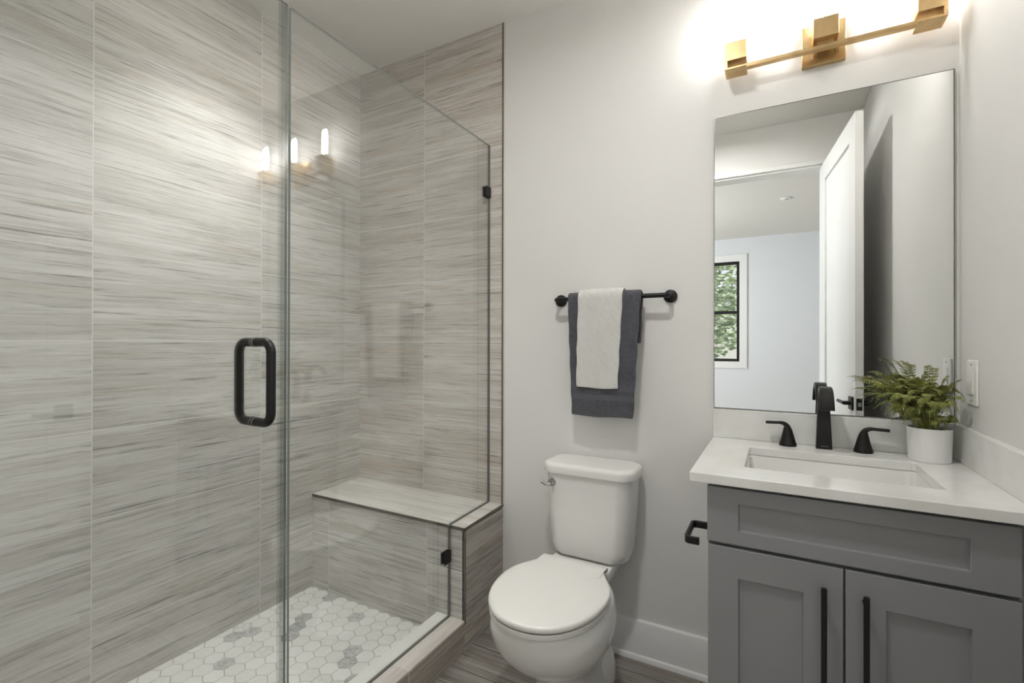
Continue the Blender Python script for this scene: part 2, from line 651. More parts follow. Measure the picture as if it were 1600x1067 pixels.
# tiles on the shower part of the back wall, a hair proud of the paint
structure('wall_shower', bx(XL, XS - 0.004, -0.008, 0.0, 0.0, CEIL), M['tile_back'], 'end wall of shower clad in pale streaked tiles')
structure('trim_1', bx(XS - 0.004, XS + 0.001, -0.010, 0.0, 0.505, CEIL), M['edge_profile'], 'dark metal tile edge strip beside painted wall')
structure('trim_2', bx(XS + 0.001, XS + 0.006, -0.004, 0.0, 0.505, CEIL), M['caulk'], 'cream caulk line beside tile edge strip')
# door casing in the mirror
bm = bmesh.new()
for x0, x1, z0, z1 in ((DX0 - 0.03, DX0, 0, DH), (DX1, DX1 + 0.03, 0, DH), (DX0 - 0.03, DX1 + 0.03, DH, DH + 0.03)):
    box(bm, x0, x1, YF, YF + 0.016, z0, z1)
    box(bm, x0, x1, YF - TH - 0.016, YF - TH, z0, z1)
structure('trim_3', bm, M['white_trim'], 'white casing around the doorway', bevel=0.003)
bm = bmesh.new()
box(bm, DX0 - 0.001, DX0 + 0.012, YF - TH, YF, 0, DH)
box(bm, DX1 - 0.012, DX1 + 0.001, YF - TH, YF, 0, DH)
box(bm, DX0, DX1, YF - TH, YF, DH - 0.012, DH + 0.001)
structure('trim_4', bm, M['white_trim'], 'white jamb lining the doorway', bevel=0.002)
# baseboards with shoe moulding
bm = bmesh.new()
prof = [(0, 0), (-0.026, 0), (-0.0255, 0.008), (-0.022, 0.016), (-0.015, 0.02), (-0.015, 0.142), (-0.012, 0.149), (-0.006, 0.152), (0, 0.152)]
loft(bm, [[Vector((x, y, z)) for y, z in prof] for x in (XS, -0.157)])
structure('baseboard_back', bm, M['white_trim'], 'tall white baseboard behind the toilet', smooth=30)
bm = bmesh.new()
loft(bm, [[Vector((XR + y, yy, z)) for y, z in prof] for yy in (-0.55, YF + 0.016)])
structure('baseboard_right', bm, M['white_trim'], 'white baseboard along right wall', smooth=30)

# shower pan of marble hexagons
SF = 0.044
bm = bmesh.new()
box(bm, XL, XG - 0.06, YF, -0.31, 0.0, SF - 0.0015)
for f in bm.faces:
    f.material_index = 1
R_HEX = 0.0385
gap = 0.0030
wx = math.sqrt(3) * R_HEX
row = 0
yy = YF + 0.01
XW = XG - 0.062
while yy < -0.312:
    xx = XL + (0.5 * wx if row % 2 else 0)
    while xx < XW + R_HEX:
        poly = []
        for k in range(6):
            a = math.radians(60 * k + 30)
            poly.append((xx + (R_HEX - gap / 1.73) * math.cos(a), yy + (R_HEX - gap / 1.73) * math.sin(a)))
        poly = [(min(max(px, XL + 0.001), XW), min(max(py, YF + 0.001), -0.314)) for px, py in poly]
        area2 = sum(poly[i][0] * poly[(i + 1) % 6][1] - poly[(i + 1) % 6][0] * poly[i][1] for i in range(6))
        if area2 > 0.0002:
            cx = sum(p[0] for p in poly) / 6
            cy = sum(p[1] for p in poly) / 6
            low = [bm.verts.new((px, py, SF - 0.0016)) for px, py in poly]
            top = [bm.verts.new((cx + (px - cx) * 0.95, cy + (py - cy) * 0.95, SF)) for px, py in poly]
            for k in range(6):
                bm.faces.new((low[k], low[(k + 1) % 6], top[(k + 1) % 6], top[k]))
            bm.faces.new(top)
        xx += wx
    yy += 1.5 * R_HEX
    row += 1
bmesh.ops.remove_doubles(bm, verts=bm.verts[:], dist=1e-6)
structure('floor_shower', bm, [M['hex'], M['hex_grout']], 'white and grey marble hexagon shower floor')

# curb
CZ = 0.126
curb = empty('shower_curb', (XS - 0.06, -1.05, 0), 'low tiled curb along the shower floor under the glass', 'curb')
bm = bx(XG - 0.0625, XS, YF, -0.312, 0.0, CZ - 0.010)
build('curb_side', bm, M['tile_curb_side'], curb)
build('curb_cap', bx(XG - 0.001, XS + 0.0015, YF, -0.312, CZ - 0.010, CZ), M['tile_curb_top'], curb, bevel=0.0015)
build('inner_cap', bx(XG - 0.0645, XG - 0.001, YF, -0.312, CZ - 0.010, CZ), M['curb_white'], curb, bevel=0.0015)['label'] = 'inner half of curb top, whitened for the glass reflection'

# bench
BZ0, BZ1 = 0.510, 0.502        # back and front height of the sloping bench top
BY = -0.312
bench = empty('shower_bench', (-1.55, -0.15, 0), 'built-in tiled seat at the end of the shower', 'bench')
build('front_panel', bx(XL, XS - 0.006, BY, BY + 0.012, SF - 0.002, BZ1 - 0.012), M['tile_bench_front'], bench)
build('core', bx(XL, XS - 0.012, BY + 0.012, -0.0085, SF - 0.002, BZ1 - 0.012), M['caulk'], bench)
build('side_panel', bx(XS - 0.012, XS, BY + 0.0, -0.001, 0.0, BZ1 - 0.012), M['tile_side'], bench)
bm = bmesh.new()
loft(bm, [[Vector((x, BY - 0.002, BZ1 - 0.010)), Vector((x, -0.0085, BZ0 - 0.010)), Vector((x, -0.0085, BZ0)), Vector((x, BY - 0.002, BZ1))]
          for x in (XL, XS)])
build('seat', bm, M['tile_bench_top'], bench)
bm = bmesh.new()
box(bm, XL, XS + 0.0025, BY - 0.005, BY - 0.002, BZ1 - 0.012, BZ1 + 0.0008)
loft(bm, [[Vector((x, BY - 0.005, BZ1 - 0.012)), Vector((x, -0.001, BZ0 - 0.012)), Vector((x, -0.001, BZ0 + 0.0006)), Vector((x, BY - 0.005, BZ1 + 0.0006))]
          for x in (XS, XS + 0.0025)])
build('edge_strip', bm, M['edge_profile'], bench)
build('corner_strip', bx(XS - 0.005, XS + 0.0025, BY - 0.0035, BY + 0.004, CZ - 0.012, BZ1 - 0.012), M['edge_profile'], bench)

# ------------------------------------------------------------------ shower glass
GT = 0.010
ZG = 2.187


def pane(outline, x0, x1):
    bm = bmesh.new()
    a = [bm.verts.new((x0, y, z)) for y, z in outline]
    b = [bm.verts.new((x1, y, z)) for y, z in outline]
    bm.faces.new(list(reversed(a)))
    bm.faces.new(b)
    n = len(a)
    for i in range(n):
        f = bm.faces.new((a[i], a[(i + 1) % n], b[(i + 1) % n], b[i]))
        f.material_index = 1
    return bm


fixed = empty('glass_panel', (XG, -0.55, CZ), 'fixed clear glass shower panel notched over the bench', 'glass panel')
build('glass_sheet', pane([(-1.066, CZ + 0.003), (BY - 0.007, CZ + 0.003), (BY - 0.007, BZ1 + 0.004), (-0.0115, BZ0 + 0.003), (-0.0115, ZG), (-1.066, ZG)],
                          XG - GT / 2, XG + GT / 2), [M['glass'], M['glass_edge']], fixed)
bm = bmesh.new()
bmesh.ops.create_grid(bm, x_segments=1, y_segments=1, size=0.001)
bm.clear()
box(bm, XG - GT / 2 - 0.0005, XG + GT / 2 + 0.0005, -1.066, BY - 0.007, CZ, CZ + 0.0035)
box(bm, XG - GT / 2 - 0.0005, XG + GT / 2 + 0.0005, -0.0118, -0.008, BZ0, ZG)
loft(bm, [[Vector((x, BY - 0.005, BZ1 + 0.0012)), Vector((x, -0.0118, BZ0 + 0.0002)), Vector((x, -0.0118, BZ0 + 0.0034)), Vector((x, BY - 0.005, BZ1 + 0.0044))]
          for x in (XG - GT / 2 - 0.0005, XG + GT / 2 + 0.0005)])
box(bm, XG - GT / 2 - 0.0005, XG + GT / 2 + 0.0005, BY - 0.0075, BY - 0.0052, CZ, BZ1)
build('silicone_joint', bm, M['silicone'], fixed)
# square black clips: one to the wall, one to the bench front
for nm, y0, y1, zc in (('clip', -0.052, -0.008, 1.962), ('clip', BY - 0.050, BY - 0.005, 0.378)):
    bm = bmesh.new()
    box(bm, XG + GT / 2, XG + GT / 2 + 0.006, y0, y1, zc - 0.024, zc + 0.024)
    box(bm, XG - GT / 2 - 0.006, XG - GT / 2, y0, y1, zc - 0.024, zc + 0.024)
    if zc > 1:
        box(bm, XG - GT / 2 - 0.006, XG + GT / 2 + 0.006, y1 - 0.003, y1, zc - 0.024, zc + 0.024)
    else:
        box(bm, XG - GT / 2 - 0.006, XG + GT / 2 + 0.006, y1 - 0.003, y1, zc - 0.024, zc + 0.024)
    build(nm, bm, M['black'], fixed, bevel=0.0012)

door = empty('shower_door', (XG, -1.42, CZ), 'frameless clear glass shower door with black pull', 'shower door')
build('glass_sheet', pane([(-1.775, CZ + 0.010), (-1.0765, CZ + 0.010), (-1.0765, ZG + 0.002), (-1.775, ZG + 0.002)], XG - GT / 2, XG + GT / 2),
      [M['glass'], M['glass_edge']], door)
bm = bmesh.new()
box(bm, XG + GT / 2, XG + GT / 2 + 0.0015, -1.096, -1.0745, CZ + 0.010, ZG)
box(bm, XG - GT / 2 - 0.0015, XG - GT / 2, -1.096, -1.0745, CZ + 0.010, ZG)
build('seal_strip', bm, M['seal'], door)
HY, HZ0, HZ1 = -1.165, 1.052, 1.258
for s in (1, -1):
    xg = XG + s * GT / 2
    bm = bmesh.new()
    tube(bm, arc_pts([(xg + s * 0.002, HY, HZ0), (xg + s * 0.062, HY, HZ0), (xg + s * 0.062, HY, HZ1), (xg + s * 0.002, HY, HZ1)], 0.028, 8), 0.0115, 20)
    h = build('pull_handle', bm, M['black'], door, smooth=50)
    bm = bmesh.new()
    for z in (HZ0, HZ1):
        cyl(bm, (xg, HY, z), (xg + s * 0.0022, HY, z), 0.0125)
    w = build('washer', bm, M['ring'], h, smooth=40)
for z in (0.42, 1.90):       # hinges at the near end, out of the picture
    bm = bmesh.new()
    box(bm, XG + GT / 2, XG + GT / 2 + 0.012, YF + 0.003, YF + 0.085, z - 0.045, z + 0.045)
    box(bm, XG - GT / 2 - 0.012, XG - GT / 2, YF + 0.003, YF + 0.085, z - 0.045, z + 0.045)
    box(bm, XG - 0.025, XG + 0.025, YF + 0.0005, YF + 0.006, z - 0.045, z + 0.045)
    build('hinge', bm, M['black'], door, bevel=0.0015)

# ------------------------------------------------------------------ toilet
TX = -0.648
toilet = empty('toilet', (TX, -0.4, 0), 'white two-piece toilet with closed lid between shower and vanity', 'toilet')


def egg(cx, yb, yf, w, z, wb=None, n=48, ex=2.2, ym=None):
    """egg outline: straight-ish back at yb, round front at yf, half width w"""
    ym = yb + (yf - yb) * 0.46 if ym is None else ym
    pts = []
    for k in range(n):
        a = 2 * PI * k / n
        c, s = math.cos(a), math.sin(a)
        e = 2.0 / ex
        x = math.copysign(abs(c) ** e, c) * w
        if s >= 0:     # towards the back wall
            y = ym + (yb - ym) * abs(s) ** e
            if wb:
                f = abs(s) ** 2
                x = x * (1 - f) + f * math.copysign(min(abs(x) + wb * f, wb), x if abs(x) > 1e-9 else 1) * (1 if abs(c) > 1e-6 else 0)
        else:
            y = ym + (yf - ym) * abs(s) ** e
        pts.append(Vector((cx + x, y, z)))
    return pts


bm = bmesh.new()
rings = [  # z, y back, y front, half width, widest y, exponent
    (0.000, -0.075, -0.530, 0.116, -0.22, 2.6),
    (0.020, -0.075, -0.530, 0.116, -0.22, 2.6),
    (0.050, -0.080, -0.520, 0.108, -0.22, 2.6),
    (0.090, -0.090, -0.505, 0.098, -0.24, 2.6),
    (0.130, -0.10, -0.505, 0.096, -0.28, 2.4),
    (0.165, -0.11, -0.525, 0.108, -0.32, 2.3),
    (0.200, -0.12, -0.570, 0.134, -0.36, 2.2),
    (0.240, -0.13, -0.625, 0.160, -0.40, 2.15),
    (0.280, -0.14, -0.668, 0.180, -0.43, 2.1),
    (0.320, -0.16, -0.695, 0.192, -0.45, 2.1),
    (0.360, -0.18, -0.708, 0.195, -0.455, 2.1),
    (0.390, -0.20, -0.708, 0.190, -0.455, 2.1),
    (0.404, -0.21, -0.706, 0.187, -0.455, 2.1),
    (0.4085, -0.215, -0.702, 0.183, -0.455, 2.1),
    (0.4085, -0.225, -0.692, 0.174, -0.455, 2.1),
    (0.395, -0.235, -0.682, 0.164, -0.455, 2.1),
    (0.340, -0.250, -0.660, 0.145, -0.455, 2.1),
]
loft(bm, [egg(TX, yb, yf, w, z, None, 48, ex, ym) for z, yb, yf, w, ym, ex in rings])
# deck the tank bolts to, flaring into the rim
dk = [(0.25, 0.060, -0.30, -0.09), (0.31, 0.085, -0.31, -0.06), (0.37, 0.112, -0.31, -0.04), (0.41, 0.122, -0.30, -0.03), (0.422, 0.118, -0.30, -0.034)]
loft(bm, [rrect(TX - w, TX + w, y0, y1, 0.025, z) for z, w, y0, y1 in dk])
# trapway bulge at the foot
loft(bm, [egg(TX, -0.085, -0.30, w, z, None, 32, 2.4) for z, w in ((0.0, 0.125), (0.05, 0.123), (0.09, 0.112), (0.115, 0.09), (0.125, 0.06))])
build('bowl', bm, M['porcelain'], toilet, smooth=50)
for s in (-1, 1):
    bm = bmesh.new()
    lathe(bm, (TX + s * 0.095, -0.315, 0.0), [(0.014, 0.0), (0.014, 0.022), (0.011, 0.031), (0.005, 0.035)], 20)
    build('bolt_cap', bm, M['porcelain'], toilet, smooth=50)


def seat_ring(z, grow=0.0, yf=-0.718, w=0.186, yb=-0.262):
    return egg(TX, yb + grow, yf - grow, w + grow, z, 0.125, 64, 2.15, -0.465)


bm = bmesh.new()
loft(bm, [seat_ring(0.4145, -0.07), seat_ring(0.4145, -0.0015), seat_ring(0.416, 0.001), seat_ring(0.429, 0.0025), seat_ring(0.4305, 0.001), seat_ring(0.4305, -0.003), seat_ring(0.420, -0.005), seat_ring(0.420, -0.07)])
build('seat', bm, M['seat_plastic'], toilet, smooth=50)
bm = bmesh.new()
loft(bm, [seat_ring(0.4500, -0.10), seat_ring(0.4500, -0.007), seat_ring(0.4360, -0.003), seat_ring(0.4355, 0.002), seat_ring(0.4370, 0.0035), seat_ring(0.448, 0.0035), seat_ring(0.4525, 0.0005), seat_ring(0.4550, -0.008),
          seat_ring(0.4570, -0.045), seat_ring(0.4580, -0.10)])
build('seat_lid', bm, M['seat_plastic'], toilet, smooth=50)
for s in (-1, 1):
    bm = bmesh.new()
    tube(bm, [(TX + s * 0.078 - 0.022, -0.252, 0.437), (TX + s * 0.078 + 0.022, -0.252, 0.437)], 0.011, 16)
    box(bm, TX + s * 0.078 - 0.018, TX + s * 0.078 + 0.018, -0.268, -0.235, 0.4215, 0.436)
    build('seat_hinge', bm, M['seat_plastic'], toilet, smooth=40)
# tank: tapers downwards, bowed front
TKX = -0.635


def tank_ring(z, w, yf, yb=-0.018, r=0.05, bow=0.014):
    pts = rrect(TKX - w, TKX + w, yf, yb, r, z, 8)
    out = []
    for p in pts:
        if p.y < (yf + yb) / 2:
            f = 1 - ((p.x - TKX) / w) ** 2
            p = p + Vector((0, -bow * max(f, 0), 0))
        if p.y > yb - 0.03:     # squarer back corners against the wall
            p = Vector((p.x, p.y, p.z))
        out.append(p)
    return out


bm = bmesh.new()
loft(bm, [tank_ring(0.4235, 0.126, -0.160, -0.03, 0.045), tank_ring(0.428, 0.143, -0.176, -0.026, 0.05), tank_ring(0.442, 0.154, -0.186, -0.022, 0.055),
          tank_ring(0.47, 0.159, -0.190, -0.02, 0.055), tank_ring(0.60, 0.168, -0.194, -0.018, 0.055), tank_ring(0.7465, 0.175, -0.197, -0.018, 0.055)])
build('tank', bm, M['porcelain'], toilet, smooth=50)
bm = bmesh.new()
loft(bm, [tank_ring(0.7475, 0.180, -0.200, -0.014, 0.055), tank_ring(0.750, 0.186, -0.206, -0.010, 0.06), tank_ring(0.772, 0.187, -0.207, -0.009, 0.06),
          tank_ring(0.781, 0.184, -0.204, -0.012, 0.058), tank_ring(0.7855, 0.176, -0.196, -0.018, 0.052), tank_ring(0.787, 0.162, -0.182, -0.03, 0.045)])
build('tank_lid', bm, M['porcelain'], toilet, smooth=50)
bm = bmesh.new()
LX, LZ = -0.768, 0.711
cyl(bm, (LX, -0.185, LZ), (LX, -0.206, LZ), 0.0165, 24)
cyl(bm, (LX, -0.206, LZ), (LX, -0.222, LZ), 0.010, 20)
tube(bm, smoothcurve([(LX, -0.220, LZ), (LX - 0.010, -0.227, LZ - 0.004), (LX - 0.021, -0.230, LZ - 0.001), (LX - 0.033, -0.232, LZ + 0.006)], 6),
     [0.0075] * 6 + [0.006] * 7 + [0.0065] * 6, 14)
lv = build('flush_lever', bm, M['chrome'], toilet, smooth=40)
lv['label'] = 'chrome trip lever'

# ------------------------------------------------------------------ towel bar and towels
BYB, BZB = -0.065, 1.440
bar = empty('towel_bar', (-0.585, 0, BZB), 'matte black towel bar on round wall flanges above toilet', 'towel bar')
bm = bmesh.new()
tube(bm, arc_pts([(-0.815, -0.010, BZB), (-0.815, BYB, BZB), (-0.356, BYB, BZB), (-0.356, -0.010, BZB)], 0.012, 6), 0.0092, 18)
build('bar', bm, M['black'], bar, smooth=50)
for x in (-0.815, -0.356):
    bm = bmesh.new()
    tube(bm, [(x, 0.0, BZB), (x, -0.008, BZB), (x, -0.011, BZB)], [0.0255, 0.0255, 0.0215], 32)
    build('flange', bm, M['black'], bar, smooth=40)


def draped(name, parent, mat, x_top, x_bot_f, x_bot_b, zf, zb, r, thick, seed, wob=0.002, back_shift=0.0, gap_out=0.0):
    """cloth folded over the bar: front and back hems at zf / zb"""
    rnd = random.Random(seed)
    path = []          # (y, z, side, s) from the front hem over the bar to the back hem
    nF, nB, nA = 34, 22, 12
    ztop = BZB
    for i in range(nF):
        f = i / nF
        path.append((BYB - r - gap_out * (1 - f), zf + (ztop - zf) * f, 1 - f, 'f'))
    for i in range(nA + 1):
        a = PI * i / nA
        path.append((BYB - r * math.cos(a), ztop + r * math.sin(a), 0.0, 'a'))
    for i in range(1, nB + 1):
        f = i / nB
        path.append((BYB + r, ztop - (ztop - zb) * f, f, 'b'))
    nx = 30
    ph = [rnd.uniform(0, 6.28) for _ in range(6)]
    bm = bmesh.new()
    grid = []
    for (y, z, f, side) in path:
        rowv = []
        for k in range(nx + 1):
            q = k / nx
            x0, x1 = x_top
            if side == 'f':
                b0, b1 = x_bot_f
            elif side == 'b':
                b0, b1 = x_bot_b
            else:
                b0, b1 = x_top
            g = f ** 0.9
            xa, xb = x0 + (b0 - x0) * g, x1 + (b1 - x1) * g
            x = xa + (xb - xa) * q
            w = wob * (math.sin(3.1 * PI * q + ph[0] + z * 6) + 0.6 * math.sin(7 * PI * q + ph[1] + z * 11)) * (0.25 + f)
            w += 0.0007 * math.sin(40 * q + ph[3] + 90 * z)
            ww = w if side != 'b' else -w * 0.4
            dz = 0.0022 * math.sin(2 * PI * q + ph[2]) * f + (0.0012 if side == 'a' else 0) * math.sin(PI * q)
            xe = 0.0012 * math.sin(z * 60 + ph[4]) * (1 if q in (0, 1) else 0)
            rowv.append(bm.verts.new((x + xe + (back_shift if side == 'b' else 0) * f, y + ww, z + dz)))
        grid.append(rowv)
    for a, b in zip(grid[:-1], grid[1:]):
        for k in range(nx):
            bm.faces.new((a[k], a[k + 1], b[k + 1], b[k]))
    o = build(name, bm, mat, parent, smooth=180)
    md = o.modifiers.new('thick', 'SOLIDIFY')
    md.thickness = thick
    md.offset = 0
    md2 = o.modifiers.new('round', 'BEVEL')
    md2.width = thick * 0.42
    md2.segments = 3
    md2.limit_method = 'ANGLE'
    md2.angle_limit = math.radians(60)
    return o


bt = draped('bath_towel', None, M['terry_grey'], (-0.752, -0.452), (-0.734, -0.479), (-0.735, -0.458), 0.963, 1.255, 0.0185, 0.014, 3, 0.0022)
tag(bt, 'charcoal grey terry bath towel with woven bands folded over bar', 'towel')
ht = draped('hand_towel', None, M['twill'], (-0.701, -0.519), (-0.709, -0.538), (-0.705, -0.530), 1.078, 1.14, 0.0325, 0.0085, 9, 0.0012)
tag(ht, 'white ribbed hand towel draped over the charcoal bath towel', 'towel')

# ------------------------------------------------------------------ vanity cabinet
CX0, CX1 = -0.160, 0.4515
CYF = -0.545
van = empty('vanity_cabinet', (0.145, -0.27, 0), 'grey shaker vanity cabinet with black bar pulls', 'cabinet')
bm = bmesh.new()
box(bm, CX0, CX0 + 0.018, CYF + 0.020, -0.001, 0.0, 0.885)
box(bm, CX1 - 0.018, CX1, CYF + 0.020, -0.001, 0.0, 0.885)
box(bm, CX0 + 0.018, CX1 - 0.018, CYF + 0.021, CYF + 0.040, 0.10, 0.885)
box(bm, CX0 + 0.018, CX1 - 0.018, CYF + 0.06, CYF + 0.075, 0.0, 0.10)
box(bm, CX0 + 0.018, CX1 - 0.018, CYF + 0.04, -0.001, 0.10, 0.118)
car = build('carcass', bm, M['cabinet'], van)
build('filler_strip', bx(CX1 + 0.0005, XR - 0.0005, CYF + 0.018, CYF + 0.036, 0.0, 0.885), M['cabinet'], van)


def shaker(bm, x0, x1, z0, z1, y, sl, sr, st, sb, rec=0.009):
    """framed front with a recessed flat panel; outer face at y, body 20 mm deep"""
    t = 0.0195
    ix0, ix1, iz0, iz1 = x0 + sl, x1 - sr, z0 + sb, z1 - st
    o = [bm.verts.new(p) for p in ((x0, y, z0), (x1, y, z0), (x1, y, z1), (x0, y, z1))]
    i = [bm.verts.new(p) for p in ((ix0, y, iz0), (ix1, y, iz0), (ix1, y, iz1), (ix0, y, iz1))]
    d = 0.0015
    p = [bm.verts.new(q) for q in ((ix0 + d, y + rec, iz0 + d), (ix1 - d, y + rec, iz0 + d), (ix1 - d, y + rec, iz1 - d), (ix0 + d, y + rec, iz1 - d))]
    b = [bm.verts.new(q) for q in ((x0, y + t, z0), (x1, y + t, z0), (x1, y + t, z1), (x0, y + t, z1))]
    for k in range(4):
        j = (k + 1) % 4
        bm.faces.new((o[k], o[j], i[j], i[k]))
        bm.faces.new((i[k], i[j], p[j], p[k]))
        bm.faces.new((o[j], o[k], b[k], b[j]))
    bm.faces.new(p)
    bm.faces.new(list(reversed(b)))


bm = bmesh.new()
shaker(bm, CX0, CX1, 0.7275, 0.874, CYF, 0.076, 0.081, 0.039, 0.036)
build('drawer_front', bm, M['cabinet'], van, bevel=0.0012)
for (x0, x1, sl, sr, px) in ((CX0 + 0.002, 0.1430, 0.074, 0.082, 0.102), (0.1475, CX1, 0.078, 0.078, 0.184)):
    bm = bmesh.new()
    shaker(bm, x0, x1, 0.112, 0.7175, CYF, sl, sr, 0.077, 0.077)
    d = build('door', bm, M['cabinet'], van, bevel=0.0012)
    bm = bmesh.new()
    cyl(bm, (px, CYF - 0.033, 0.676), (px, CYF - 0.033, 0.356), 0.0062, 20)
    for z in (0.652, 0.380):
        cyl(bm, (px, CYF, z), (px, CYF - 0.033, z), 0.0048, 14)
    build('pull', bm, M['black'], d, smooth=40)

# toilet paper holder on the side of the cabinet
tp = empty('toilet_paper_holder', (CX0, -0.27, 0.665), 'black open-arm toilet paper holder on left side of cabinet', 'paper holder')
bm = bmesh.new()


def flatbar(bm, pts, w, t):
    """flat strip standing on edge: w high, t thick, along a polyline in plan"""
    pts = [Vector(p) for p in pts]
    rings = []
    for i, p in enumerate(pts):
        d = (pts[min(i + 1, len(pts) - 1)] - pts[max(i - 1, 0)]).normalized()
        n = Vector((-d.y, d.x, 0)).normalized()
        rings.append([p + n * t / 2 - Vector((0, 0, w / 2)), p - n * t / 2 - Vector((0, 0, w / 2)),
                      p - n * t / 2 + Vector((0, 0, w / 2)), p + n * t / 2 + Vector((0, 0, w / 2))])
    loft(bm, rings)


flatbar(bm, arc_pts([(CX0 - 0.006, -0.262, 0.665), (-0.2365, -0.262, 0.665), (-0.2365, -0.405, 0.665), (-0.198, -0.405, 0.665)], 0.012, 6), 0.022, 0.010)
build('arm', bm, M['black'], tp, bevel=0.002, smooth=40)
build('mounting_plate', bx(CX0 - 0.008, CX0, -0.287, -0.237, 0.640, 0.690), M['black'], tp, bevel=0.002)

# ------------------------------------------------------------------ countertop with splashes
CT0, CT1 = 0.886, 0.912
SX0, SX1, SY0, SY1 = -0.075, 0.357, -0.446, -0.148
top = empty('countertop', (0.145, -0.28, CT0), 'white quartz vanity top with upstands on two walls', 'countertop')
bm = bmesh.new()
outer = [Vector(p) for p in ((-0.202, -0.570, CT1), (XR - 0.0005, -0.570, CT1), (XR - 0.0005, -0.001, CT1), (-0.202, -0.001, CT1))]
inner = rrect(SX0, SX1, SY0, SY1, 0.012, CT1, 5)
ov = [bm.verts.new(p) for p in outer]
iv_ = [bm.verts.new(p) for p in inner]
es = [bm.edges.new((ov[i], ov[(i + 1) % 4])) for i in range(4)] + [bm.edges.new((iv_[i], iv_[(i + 1) % len(iv_)])) for i in range(len(iv_))]
bmesh.ops.triangle_fill(bm, edges=es, use_beauty=True)
r_ = bmesh.ops.extrude_face_region(bm, geom=bm.faces[:])
bmesh.ops.translate(bm, verts=[g for g in r_['geom'] if isinstance(g, bmesh.types.BMVert)], vec=(0, 0, CT0 - CT1))
build('slab', bm, M['quartz'], top, bevel=0.002)
build('backsplash', bx(-0.202, XR - 0.0005, -0.020, -0.001, CT1 + 0.0003, 1.0165), M['quartz'], top, bevel=0.0015)
build('sidesplash', bx(XR - 0.0195, XR - 0.0005, -0.570, -0.0203, CT1 + 0.0003, 1.0165), M['quartz'], top, bevel=0.0015)

sink = empty('sink', (0.14, -0.3, 0.76), 'rectangular white undermount sink set in the vanity top', 'sink')
bm = bmesh.new()
rin = [rrect(SX0 - 0.012, SX1 + 0.012, SY0 - 0.012, SY1 + 0.012, 0.02, CT0 - 0.0005, 6), rrect(SX0 - 0.003, SX1 + 0.003, SY0 - 0.003, SY1 + 0.003, 0.02, CT0 - 0.0005, 6),
       rrect(SX0, SX1, SY0, SY1, 0.025, CT0 - 0.006, 6), rrect(SX0 + 0.005, SX1 - 0.005, SY0 + 0.005, SY1 - 0.005, 0.032, 0.80, 6),
       rrect(SX0 + 0.016, SX1 - 0.016, SY0 + 0.016, SY1 - 0.016, 0.04, 0.768, 6), rrect(SX0 + 0.04, SX1 - 0.04, SY0 + 0.04, SY1 - 0.04, 0.04, 0.757, 6),
       rrect(0.10, 0.18, -0.33, -0.26, 0.03, 0.753, 6)]
back = [rrect(0.09, 0.19, -0.34, -0.25, 0.03, 0.743, 6), rrect(SX0 + 0.02, SX1 - 0.02, SY0 + 0.02, SY1 - 0.02, 0.04, 0.746, 6),
        rrect(SX0 - 0.008, SX1 + 0.008, SY0 - 0.008, SY1 + 0.008, 0.03, 0.80, 6), rrect(SX0 - 0.012, SX1 + 0.012, SY0 - 0.012, SY1 + 0.012, 0.02, CT0 - 0.008, 6)]
vr = loft(bm, rin + back, cap=False, closed=True)
bm.faces.new(vr[len(rin) - 1])
bm.faces.new(vr[len(rin)])
build('basin', bm, M['porcelain'], sink, smooth=40)
bm = bmesh.new()
lathe(bm, (0.14, -0.295, 0.7532), [(0.028, 0.0), (0.028, 0.003), (0.022, 0.005), (0.010, 0.004)], 28)
build('drain', bm, M['black_bronze'], sink, smooth=40)

# ------------------------------------------------------------------ widespread faucet
fau = empty('faucet', (0.141, -0.058, CT1), 'black widespread faucet with arched ribbon spout and two levers', 'faucet')
bm = bmesh.new()
# ribbon spout: centre line in the y-z plane, half widths across x, half depth across the line
cl = smoothcurve([(0, -0.050, CT1), (0, -0.050, 0.955), (0, -0.047, 1.00), (0, -0.046, 1.045), (0, -0.056, 1.083), (0, -0.084, 1.108), (0, -0.122, 1.109),
                  (0, -0.152, 1.090), (0, -0.164, 1.066), (0, -0.167, 1.050)], 6)
n = len(cl)
rings = []
for i, p in enumerate(cl):
    f = i / (n - 1)
    d = (cl[min(i + 1, n - 1)] - cl[max(i - 1, 0)]).normalized()
    nn = Vector((0, -d.z, d.y))
    hw = 0.0225 - 0.0055 * min(f / 0.35, 1) + 0.0035 * max(0, (f - 0.45) / 0.55)
    hd = 0.0190 - 0.0085 * min(f / 0.4, 1) - 0.0060 * max(0, (f - 0.4) / 0.6)
    ring = []
    for sx, sn, c in ((1, 1, 0), (-1, 1, 0), (-1, -1, 0), (1, -1, 0)):
        ring.append((sx, sn))
    pts = []
    ch = min(0.003, hd * 0.6)
    for sx, sn in ring:
        if sx * sn > 0:
            pts.append((sx * hw, sn * (hd - ch)))
            pts.append((sx * (hw - ch), sn * hd))
        else:
            pts.append((sx * (hw - ch), sn * hd))
            pts.append((sx * hw, sn * (hd - ch)))
    rings.append([Vector((0.141 + a, p.y, p.z)) + nn * b for a, b in pts])
loft(bm, rings)
sp = build('spout', bm, M['black_bronze'], fau, smooth=35)
bm = bmesh.new()
for k in range(5):      # small pale mark low on the front of the spout
    x = 0.132 + 0.0042 * k
    box(bm, x, x + 0.003, -0.0712, -0.0695, CT1 + 0.0085, CT1 + 0.0107)
build('emblem', bm, M['latch'], sp)
